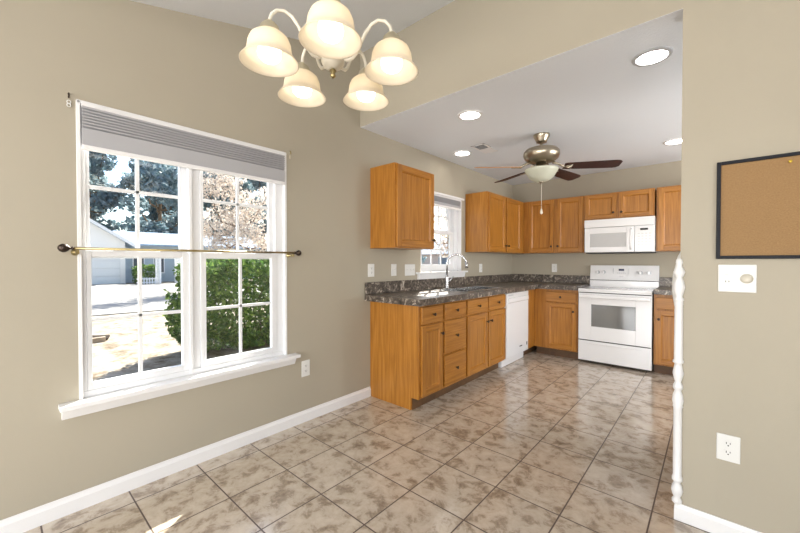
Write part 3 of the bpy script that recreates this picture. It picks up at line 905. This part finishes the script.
MB().lathe([(.148, 2.106), (.150, 2.098), (.138, 2.078), (.128, 2.062), (.112, 2.034), (.085, 2.008), (.05, 1.994), (.018, 1.990)], (fx, fy, 0), 'z', 36).build('light_bowl', BOWLGLASS, r)
MB().lathe([(.022, 1.994), (.020, 1.984), (.009, 1.975), (.003, 1.966)], (fx, fy, 0), 'z', 14).build('bowl_finial', NICKEL, r)
m = MB(); m.tube([(fx + .006, fy - .01, 1.975), (fx + .006, fy - .01, 1.735)], .0022, 6)
m.lathe([(.003, 1.738), (.007, 1.728), (.012, 1.70), (.010, 1.688), (.002, 1.682)], (fx + .006, fy - .01, 0), 'z', 12)
m.build('pull_chain', IVORY, r)
for ang, L, mt in ((-10, .685, BROWN), (40, .72, BROWN), (110, .68, BROWN), (178, .62, BLADELIT)):
    a = math.radians(ang)
    dv = Rv * math.cos(a) + Fv * math.sin(a); sv = Vector((-dv.y, dv.x, 0))
    bz = 2.128
    pitch = math.radians(-13)
    nrm = Vector((0, 0, 1)) * math.cos(pitch) - sv * math.sin(pitch)
    sd = sv * math.cos(pitch) + Vector((0, 0, 1)) * math.sin(pitch)
    c0 = Vector((fx, fy, bz))
    outline = [(.20, .050), (.24, .058), (L * .75, .067), (L - .05, .069), (L - .02, .062), (L, .04)]
    pts2 = [(d_, h_) for d_, h_ in outline] + [(d_, -h_) for d_, h_ in reversed(outline)]
    n = len(pts2); th = .006
    vs = [tuple(c0 + dv * d_ + sd * h_ + nrm * th / 2) for d_, h_ in pts2] + [tuple(c0 + dv * d_ + sd * h_ - nrm * th / 2) for d_, h_ in pts2]
    m = MB().add(vs, [tuple(range(n)), tuple(range(2 * n - 1, n - 1, -1))] + [(i, (i + 1) % n, (i + 1) % n + n, i + n) for i in range(n)])
    b_ = m.build('blade', mt, r)
    m = MB(); m.tube([tuple(c0 + dv * .10 + Vector((0, 0, .042))), tuple(c0 + dv * .15 + Vector((0, 0, .024))), tuple(c0 + dv * .20 + Vector((0, 0, -.004)))], [.014, .010, .012], 8)
    for h_ in (-.03, 0, .03):
        m.tube([tuple(c0 + dv * .195 + Vector((0, 0, -.006))), tuple(c0 + dv * .27 + sd * h_ - nrm * .007)], .006, 6)
    m.build('blade_iron', NICKEL, b_)

# ------------------------------------------------------------------ recessed lights and vent
def can(x, y, label):
    r = thing('recessed_light', label, 'ceiling light', (x, y, ZK))
    MB().lathe([(.100, ZK - .0005), (.098, ZK - .006), (.078, ZK - .010), (.078, ZK - .003), (.100, ZK - .0005)], (x, y, 0), 'z', 36, cap=False).build('trim_ring', GREYPL if label.startswith('large') else TRIM, r)
    MB().lathe([(.0, ZK - .005), (.078, ZK - .005), (.078, ZK - .0015), (.0, ZK - .0015)], (x, y, 0), 'z', 36, cap=False).build('lens', CANLIGHT, r)
can(2.088, 2.535, 'large looking lit recessed light nearest the wing wall')
can(.872, 2.561, 'lit recessed ceiling light above the single door wall cabinet')
can(.290, 3.40, 'lit recessed ceiling light above the kitchen sink window')
can(2.075, 4.46, 'lit recessed ceiling light half hidden by wing wall edge')
r = thing('ceiling_vent', 'small white ceiling vent register with dark louvers', 'vent', (.56, 3.42, ZK))
vx0, vx1, vy0, vy1 = .475, .622, 3.262, 3.578
m = MB(); m.box(vx0, vx1, vy0, vy0 + .02, ZK - .006, ZK - .0005); m.box(vx0, vx1, vy1 - .02, vy1, ZK - .006, ZK - .0005)
m.box(vx0, vx0 + .02, vy0, vy1, ZK - .006, ZK - .0005); m.box(vx1 - .02, vx1, vy0, vy1, ZK - .006, ZK - .0005)
m.build('frame', TRIM, r, bevel=.001)
MB().box(vx0 - .003, vx1 + .003, vy0 - .003, vy0 + .15, ZK - .002, ZK - .0005).build('backing', GREYDK, r)
MB().box(vx0 + .02, vx1 - .02, vy0 + .151, vy1 - .02, ZK - .004, ZK - .0005).build('closed_damper', TRIM, r)
m = MB()
for k in range(10):
    y_ = vy0 + .032 + k * .0275
    t = -.003 if k < 5 else .010
    m.add([(vx0 + .02, y_ - t, ZK - .0025), (vx1 - .02, y_ - t, ZK - .0025), (vx1 - .02, y_ + t, ZK - .009), (vx0 + .02, y_ + t, ZK - .009)], [(0, 1, 2, 3)])
m.build('louvers', TRIM, r, recalc=False)

# ------------------------------------------------------------------ wall plates
def plate(T, name, label, cat, u0, u1, z0, z1, kinds, group=None, pm=None):
    p = T((u0 + u1) / 2, 0, z0)
    r = thing(name, label, cat, p, group)
    pm = pm or WHITE2
    MB(T).box(u0, u1, .0008, .0065, z0, z1).build('plate', pm, r, bevel=.0035, seg=2)
    n = len(kinds); zc = (z0 + z1) / 2
    for i, k in enumerate(kinds):
        u = u0 + (u1 - u0) * (i + .5) / n
        if k == 'outlet':
            for dz in (-.0195, .0195):
                m = MB(T)
                q = []
                for j in range(20):
                    a = 2 * math.pi * j / 20
                    q.append((u + .0165 * math.cos(a), zc + dz + max(-.0125, min(.0125, .0165 * math.sin(a)))))
                m.prism(q, .006, .0085)
                o = m.build('receptacle', pm, r)
                m = MB(T)
                m.box(u - .0075, u - .0050, .0080, .0090, zc + dz - .001, zc + dz + .008); m.box(u + .0050, u + .0075, .0080, .0090, zc + dz, zc + dz + .007)
                m.lathe([(.0028, .0080), (.0028, .0090)], (u, 0, zc + dz - .0065), 'w', 10)
                m.build('slots', DARK, o)
        elif k == 'switch':
            m = MB(T); m.box(u - .0055, u + .0055, .006, .008, zc - .0125, zc + .0125)
            m.prism([(.007, zc - .004), (.021, zc + .006), (.021, zc + .013), (.007, zc + .009)], u - .0035, u + .0035, plane='wz')
            m.build('toggle', pm, r, bevel=.0008)
        elif k == 'combo':
            m = MB(T); m.box(u - .017, u + .017, .006, .0078, zc + .008, zc + .028); m.box(u - .005, u + .005, .0075, .016, zc + .013, zc + .023)
            m.build('toggle', pm, r, bevel=.001)
            m = MB(T); m.lathe([(.0165, .006), (.0165, .0085)], (u, 0, zc - .018), 'w', 20)
            o = m.build('receptacle', pm, r)
            MB(T).box(u + .004, u + .0065, .008, .009, zc - .018, zc - .010).box(u - .0065, u - .004, .008, .009, zc - .018, zc - .010).build('slots', DARK, o)
        elif k == 'dimmer':
            m = MB(T); m.lathe([(.021, .006), (.020, .011), (.017, .013), (.0155, .026), (.0, .027)], (u, 0, zc), 'w', 24)
            m.build('dimmer_knob', IVORY, r)
    return r
plate(TL, 'wall_outlet', 'white duplex outlet low on wall beside dining window sill', 'outlet', 1.545, 1.618, .350, .473, ['outlet'])
plate(TL, 'wall_outlet', 'white outlet above end of countertop, below single door wall cabinet', 'outlet', 2.246, 2.326, 1.097, 1.216, ['outlet'])
plate(TL, 'light_switch', 'white single toggle switch plate above the counter', 'switch', 2.558, 2.634, 1.097, 1.214, ['switch'])
plate(TL, 'light_switch', 'white wide multi switch plate beside the kitchen window sill', 'switch', 2.765, 2.925, 1.093, 1.210, ['switch', 'switch', 'switch'])
plate(TL, 'wall_outlet', 'white outlet under two door cabinet, right of kitchen window', 'outlet', 4.303, 4.383, 1.095, 1.208, ['outlet'])
plate(TB, 'wall_outlet', 'white outlet on back wall left of the range', 'outlet', .603, .674, 1.088, 1.207, ['outlet'])
plate(TP, 'wall_outlet', 'white duplex outlet low on right wall near floor', 'outlet', 2.384, 2.463, .345, .463, ['outlet'])
plate(TP, 'light_switch', 'white double plate with switch and round dimmer under cork board', 'switch', 2.383, 2.507, 1.101, 1.223, ['combo', 'dimmer'])

# ------------------------------------------------------------------ cork board and corner post
r = thing('cork_board', 'cork notice board in thin black frame on right wall', 'notice board', (2.70, YP, 1.248))
m = MB(TP)
cx0, cx1, cz0, cz1, fwd = 2.375, 3.05, 1.248, 1.679, .0145
m.box(cx0, cx0 + fwd, .001, .020, cz0, cz1); m.box(cx1 - fwd, cx1, .001, .020, cz0, cz1)
m.box(cx0 + fwd, cx1 - fwd, .001, .020, cz0, cz0 + fwd); m.box(cx0 + fwd, cx1 - fwd, .001, .020, cz1 - fwd, cz1)
m.build('frame', BLACK, r, bevel=.0015)
MB(TP).box(cx0 + fwd, cx1 - fwd, .001, .012, cz0 + fwd, cz1 - fwd).build('cork_panel', CORK, r)
m = MB(TP).lathe([(.0045, .012), (.0035, .015), (.003, .020), (.0055, .022), (.0055, .025), (.0, .0255)], (2.598, 0, 1.643), 'w', 14)
o = recenter(m.build('push_pin', plain('yellow_pin_plastic', (.75, .52, .06), .25)))
tag(o, 'yellow push pin stuck near top of the cork board', 'push pin')

prof = [(.004, 1.252), (.011, 1.247), (.015, 1.232), (.013, 1.218), (.016, 1.205), (.0215, 1.187), (.018, 1.170), (.014, 1.160), (.019, 1.140), (.022, 1.114), (.018, 1.088), (.0140, 1.068),
        (.019, 1.060), (.019, 1.052), (.016, 1.050), (.018, 1.045), (.0165, 1.040), (.018, 1.035), (.0165, 1.028), (.0172, .770), (.020, .764), (.020, .756), (.015, .750), (.017, .732), (.0205, .704), (.016, .676),
        (.0135, .664), (.0185, .648), (.0185, .632), (.014, .622), (.019, .60), (.021, .572), (.018, .553), (.0195, .545), (.0172, .538), (.0172, .215), (.020, .205), (.020, .192), (.0135, .182), (.019, .165), (.0215, .143),
        (.018, .122), (.0140, .110), (.0195, .098), (.019, .086), (.013, .079)]
prof = [(max(.004, .0172 + (a_ - .0172) * 1.4) if z_ < 1.245 else a_, z_) for a_, z_ in prof]
o = recenter(MB().lathe(prof, (XP - .004, YP - .008, 0), 'z', 24).build('corner_post', TRIM))
tag(o, 'slim white turned wooden spindle guarding corner of wing wall', 'corner post')

# ------------------------------------------------------------------ outside
def bush(name, label, cat, x0, x1, y0, y1, z0, z1, n, size, lm, stems=8, group=None):
    r = thing(name, label, cat, ((x0 + x1) / 2, (y0 + y1) / 2, z0), group)
    m = MB()
    cxx, cyy, czz = (x0 + x1) / 2, (y0 + y1) / 2, (z0 + z1) / 2
    hx, hy, hz = (x1 - x0) / 2, (y1 - y0) / 2, (z1 - z0) / 2
    bl = []
    for k in range(max(6, int(hy * 8))):
        bl.append((random.uniform(-.9, .9), random.uniform(-.9, .9), random.uniform(-.9, .9)))
    for k in range(n):
        while True:
            p = [random.uniform(-1, 1) for _ in range(3)]
            q = sum(abs(t) ** 4 for t in p)
            lump = .12 * math.sin(p[1] * 9 * hy + p[2] * 4) + .08 * math.sin(p[2] * 11 + p[0] * 5 + p[1] * 17)
            if q > 1 + lump * 2: continue
            if q < .35 and random.random() > .12: continue
            break
        m.leaf((cxx + p[0] * hx, cyy + p[1] * hy, czz + p[2] * hz), size)
    m.build('foliage', lm, r, recalc=False)
    m = MB()
    for k in range(stems):
        sx, sy = cxx + random.uniform(-.5, .5) * hx, cyy + random.uniform(-.85, .85) * hy
        m.tube([(sx, sy, z0), (sx + random.uniform(-.1, .1), sy + random.uniform(-.1, .1), czz), (sx + random.uniform(-.2, .2) * hx, sy + random.uniform(-.2, .2), z1 - hz * .3)], [.02, .014, .006], 6)
    m.build('stems', BARK, r)
    return r
bush('hedge', 'dense green leafy hedge just outside the dining window', 'hedge', -4.75, -3.45, 1.86, 5.6, GZ, 1.36, 30000, .078, LEAFG, 14)

def tree(name, label, x, y, h, rw, lm, n, size, z_low=.25, group=None):
    r = thing(name, label, 'tree', (x, y, GZ), group)
    m = MB()
    cl = []
    for k in range(26):
        a = random.random() * 6.28; q = random.random() ** .5
        zz = random.uniform(z_low + .1, .95)
        wd = max(.15, math.sin(math.pi * min(1, max(.12, (zz - z_low) / (1 - z_low) * .8 + .12)))) ** .5
        cl.append((x + math.cos(a) * rw * q * wd * .8, y + math.sin(a) * rw * q * wd * .8, GZ + h * zz, rw * random.uniform(.28, .45)))
    for k in range(n):
        c = cl[k % 26]
        d = Vector((random.gauss(0, 1), random.gauss(0, 1), random.gauss(0, 1))).normalized() * c[3] * random.random() ** .4
        m.leaf((c[0] + d.x, c[1] + d.y, c[2] + d.z * .8), size)
    m.build('crown', lm, r, recalc=False)
    m = MB()
    m.tube([(x, y, GZ), (x + .1, y, GZ + h * .3), (x - .1, y + .1, GZ + h * .6), (x, y, GZ + h * .85)], [h * .022, h * .018, h * .012, h * .004], 8)
    for c in cl[:9]:
        m.tube([(x, y, GZ + h * .25 + (c[2] - GZ) * .35), ((x + c[0]) / 2, (y + c[1]) / 2, (c[2] + GZ + h * .3) / 2), (c[0], c[1], c[2])], [h * .009, h * .006, h * .003], 6)
    m.build('trunk', BARK, r)
    return r
tg = 'trees behind the neighbouring house'
rows = ((-49, (5.0, 13.2, 21.4, 29.6), 13.0, 'nearest row behind the house'), (-62, (8.5, 17.5, 26.5, 36.0), 18.5, 'middle row behind the house'), (-76, (10.0, 20.0, 30.0, 41.0), 24.0, 'farthest row behind the house'))
for i, (tx, tys, th_, rn) in enumerate(rows):
    for j, ty in enumerate(tys):
        c_ = ('dark', 'blue green')[(i + j) % 2]
        tree('tree', c_ + ' tree, ' + ('leftmost', 'second from left', 'third from left', 'rightmost')[j] + ' of the ' + rn, tx + (j % 2), ty, th_ + (j * 7 % 3), 4.1 + i * .45, (LEAFD, LEAFB)[(i + j) % 2], 5200, .62 + .1 * i, .04)
tree('tree', 'pale dry leaved tree above hedge, in right dining sash', -17, 8.6, 6.6, 2.2, LEAFP, 5000, .16, .25)
tree('tree', 'pale dry leaved tree seen through upper kitchen window', -9.6, 18.0, 6, 2.0, LEAFP, 2200, .16, .25)
tree('tree', 'dark tree behind pale tree, left in kitchen window', -17.0, 23.5, 6, 1.6, LEAFB, 2500, .25, .05)
bush('shrub', 'low green shrub beside garage door of neighbouring house', 'shrub', -28.4, -27.4, 6.3, 7.9, GZ, 1.05, 1500, .16, LEAFG, 5)
bush('shrub', 'round dark shrub right of the white garden arbour', 'shrub', -28.6, -27.5, 9.7, 12.6, GZ, 1.7, 1800, .18, LEAFG, 5)

# neighbouring house with garage wing
r = thing('house', 'white gabled house with garage door across the driveway', 'house', (-31, 1, GZ))
gX = -28.6
m = MB()
m.prism([(-2.6, GZ), (6.05, GZ), (6.05, 2.62), (1.72, 5.5), (-2.6, 2.62)], gX - 7, gX, plane='wz')
m.build('garage_wall', SIDINGW, r)
m = MB()
for y0, z0, y1, z1 in ((6.55, 2.28, 1.72, 5.52), (1.72, 5.52, -3.1, 2.28)):
    m.prism([(y0, z0), (y1, z1), (y1, z1 + .18), (y0, z0 + .18)], gX - 7.2, gX + .3, plane='wz')
m.build('garage_roof', ROOFB, r)
m = MB()
for y0, z0, y1, z1 in ((6.57, 2.24, 1.72, 5.48), (1.72, 5.48, -3.1, 2.24)):
    m.prism([(y0, z0), (y1, z1), (y1, z1 + .22), (y0, z0 + .22)], gX + .3, gX + .36, plane='wz')
m.build('fascia', TRIM, r)
m = MB()
for k in range(4):
    m.box(gX + .01, gX + .06, .9, 5.75, GZ + .03 + k * .53, GZ + .03 + k * .53 + .52)
gd = m.build('garage_door', WHITE2, r, bevel=.01)
m = MB(); m.box(gX - 5, gX - 1.2, 6.05, 16, GZ, 2.5); m.build('main_wall', SIDING, r)
m = MB(); m.prism([(gX - .8, 2.42), (gX - .8, 2.55), (gX - 3.1, 3.6), (gX - 5.6, 2.5), (gX - 5.6, 2.37), (gX - 3.1, 3.45)], 5.9, 16.4, plane='uz'); m.build('main_roof', ROOFB, r)
for wy in (6.7, 8.0, 11.5):
    o = MB().box(gX - 1.2, gX - 1.13, wy, wy + .75, .35, 1.75).build('window', TRIM, r)
    MB().box(gX - 1.13, gX - 1.12, wy + .07, wy + .68, .43, 1.68).build('pane', plain('dark_pane', (.05, .07, .1), .1), o)

r = thing('garden_arbour', 'white garden arbour with lattice side and top bar before house', 'arbour', (-27, 8.0, GZ))
ax, ay0, ay1 = -26.8, 7.55, 8.75
for yy in (ay0, ay1):
    for xx in (ax - .45, ax + .45):
        MB().box(xx - .05, xx + .05, yy - .05, yy + .05, GZ, 1.62).build('post', TRIM, r)
m = MB()
for xx in (ax - .5, ax + .5):
    m.box(xx - .03, xx + .03, ay0 - .35, ay1 + .35, 1.58, 1.72)
for k in range(6):
    yy = ay0 - .2 + k * (ay1 - ay0 + .4) / 5
    m.box(ax - .65, ax + .65, yy - .025, yy + .025, 1.72, 1.80)
m.build('top_bars', TRIM, r)
m = MB()
for yy in (ay0, ay1):
    for k in range(9):
        m.box(ax - .4, ax + .4, yy - .015, yy + .015, GZ + .15 + k * .19, GZ + .19 + k * .19)
    for k in range(3):
        m.box(ax - .25 + k * .25 - .02, ax - .25 + k * .25 + .02, yy - .02, yy + .02, GZ, 1.58)
m.build('lattice', TRIM, r)
r = thing('picket_fence', 'low white picket fence beside the garden arbour', 'fence', (-26.6, 7.0, GZ))
m = MB()
for k in range(8):
    yy = 6.35 + k * .16
    m.prism([(yy - .04, GZ), (yy + .04, GZ), (yy + .04, .12), (yy, .18), (yy - .04, .12)], -26.6, -26.57, plane='wz')
m.build('pickets', TRIM, r)
m = MB(); m.box(-26.64, -26.6, 6.25, 7.52, GZ + .1, GZ + .18); m.box(-26.64, -26.6, 6.25, 7.52, GZ + .34, GZ + .42); m.build('rails', TRIM, r)

r = thing('planting_bed', 'dark mulch bed with timber edging on the dry lawn', 'garden bed', (-6.9, .6, GZ))
m = MB(); m.prism([(-7.5, -.6), (-6.2, -.6), (-6.55, 1.45), (-6.95, 1.55), (-7.4, 1.0)], GZ - .02, GZ + .035, plane='uw'); m.build('mulch', MULCH, r)
m = MB(); m.prism([(-6.2, -.6), (-6.1, -.6), (-6.42, 1.40), (-6.52, 1.40)], GZ, GZ + .09, plane='uw'); m.build('timber_edging', PINE, r)

# house seen through the kitchen window
r = thing('house', 'low pale brick house with windows, seen through kitchen window', 'house', (-25, 49, GZ))
MB().box(-40, -10, 44, 54, GZ, 2.6).build('wall', BRICKP, r)
MB().prism([(43.2, 2.4), (54.8, 2.4), (49, 5.0)], -40.6, -9.4, plane='wz').build('roof', ROOFB, r)
for wx in (-33.5, -28.6):
    o = MB().box(wx, wx + 1.6, 43.9, 44, .4, 2.0).build('window', TRIM, r)
    MB().box(wx + .1, wx + 1.5, 43.88, 43.9, .5, 1.9).build('pane', plain('blue_grey_pane', (.2, .26, .33), .1), o)
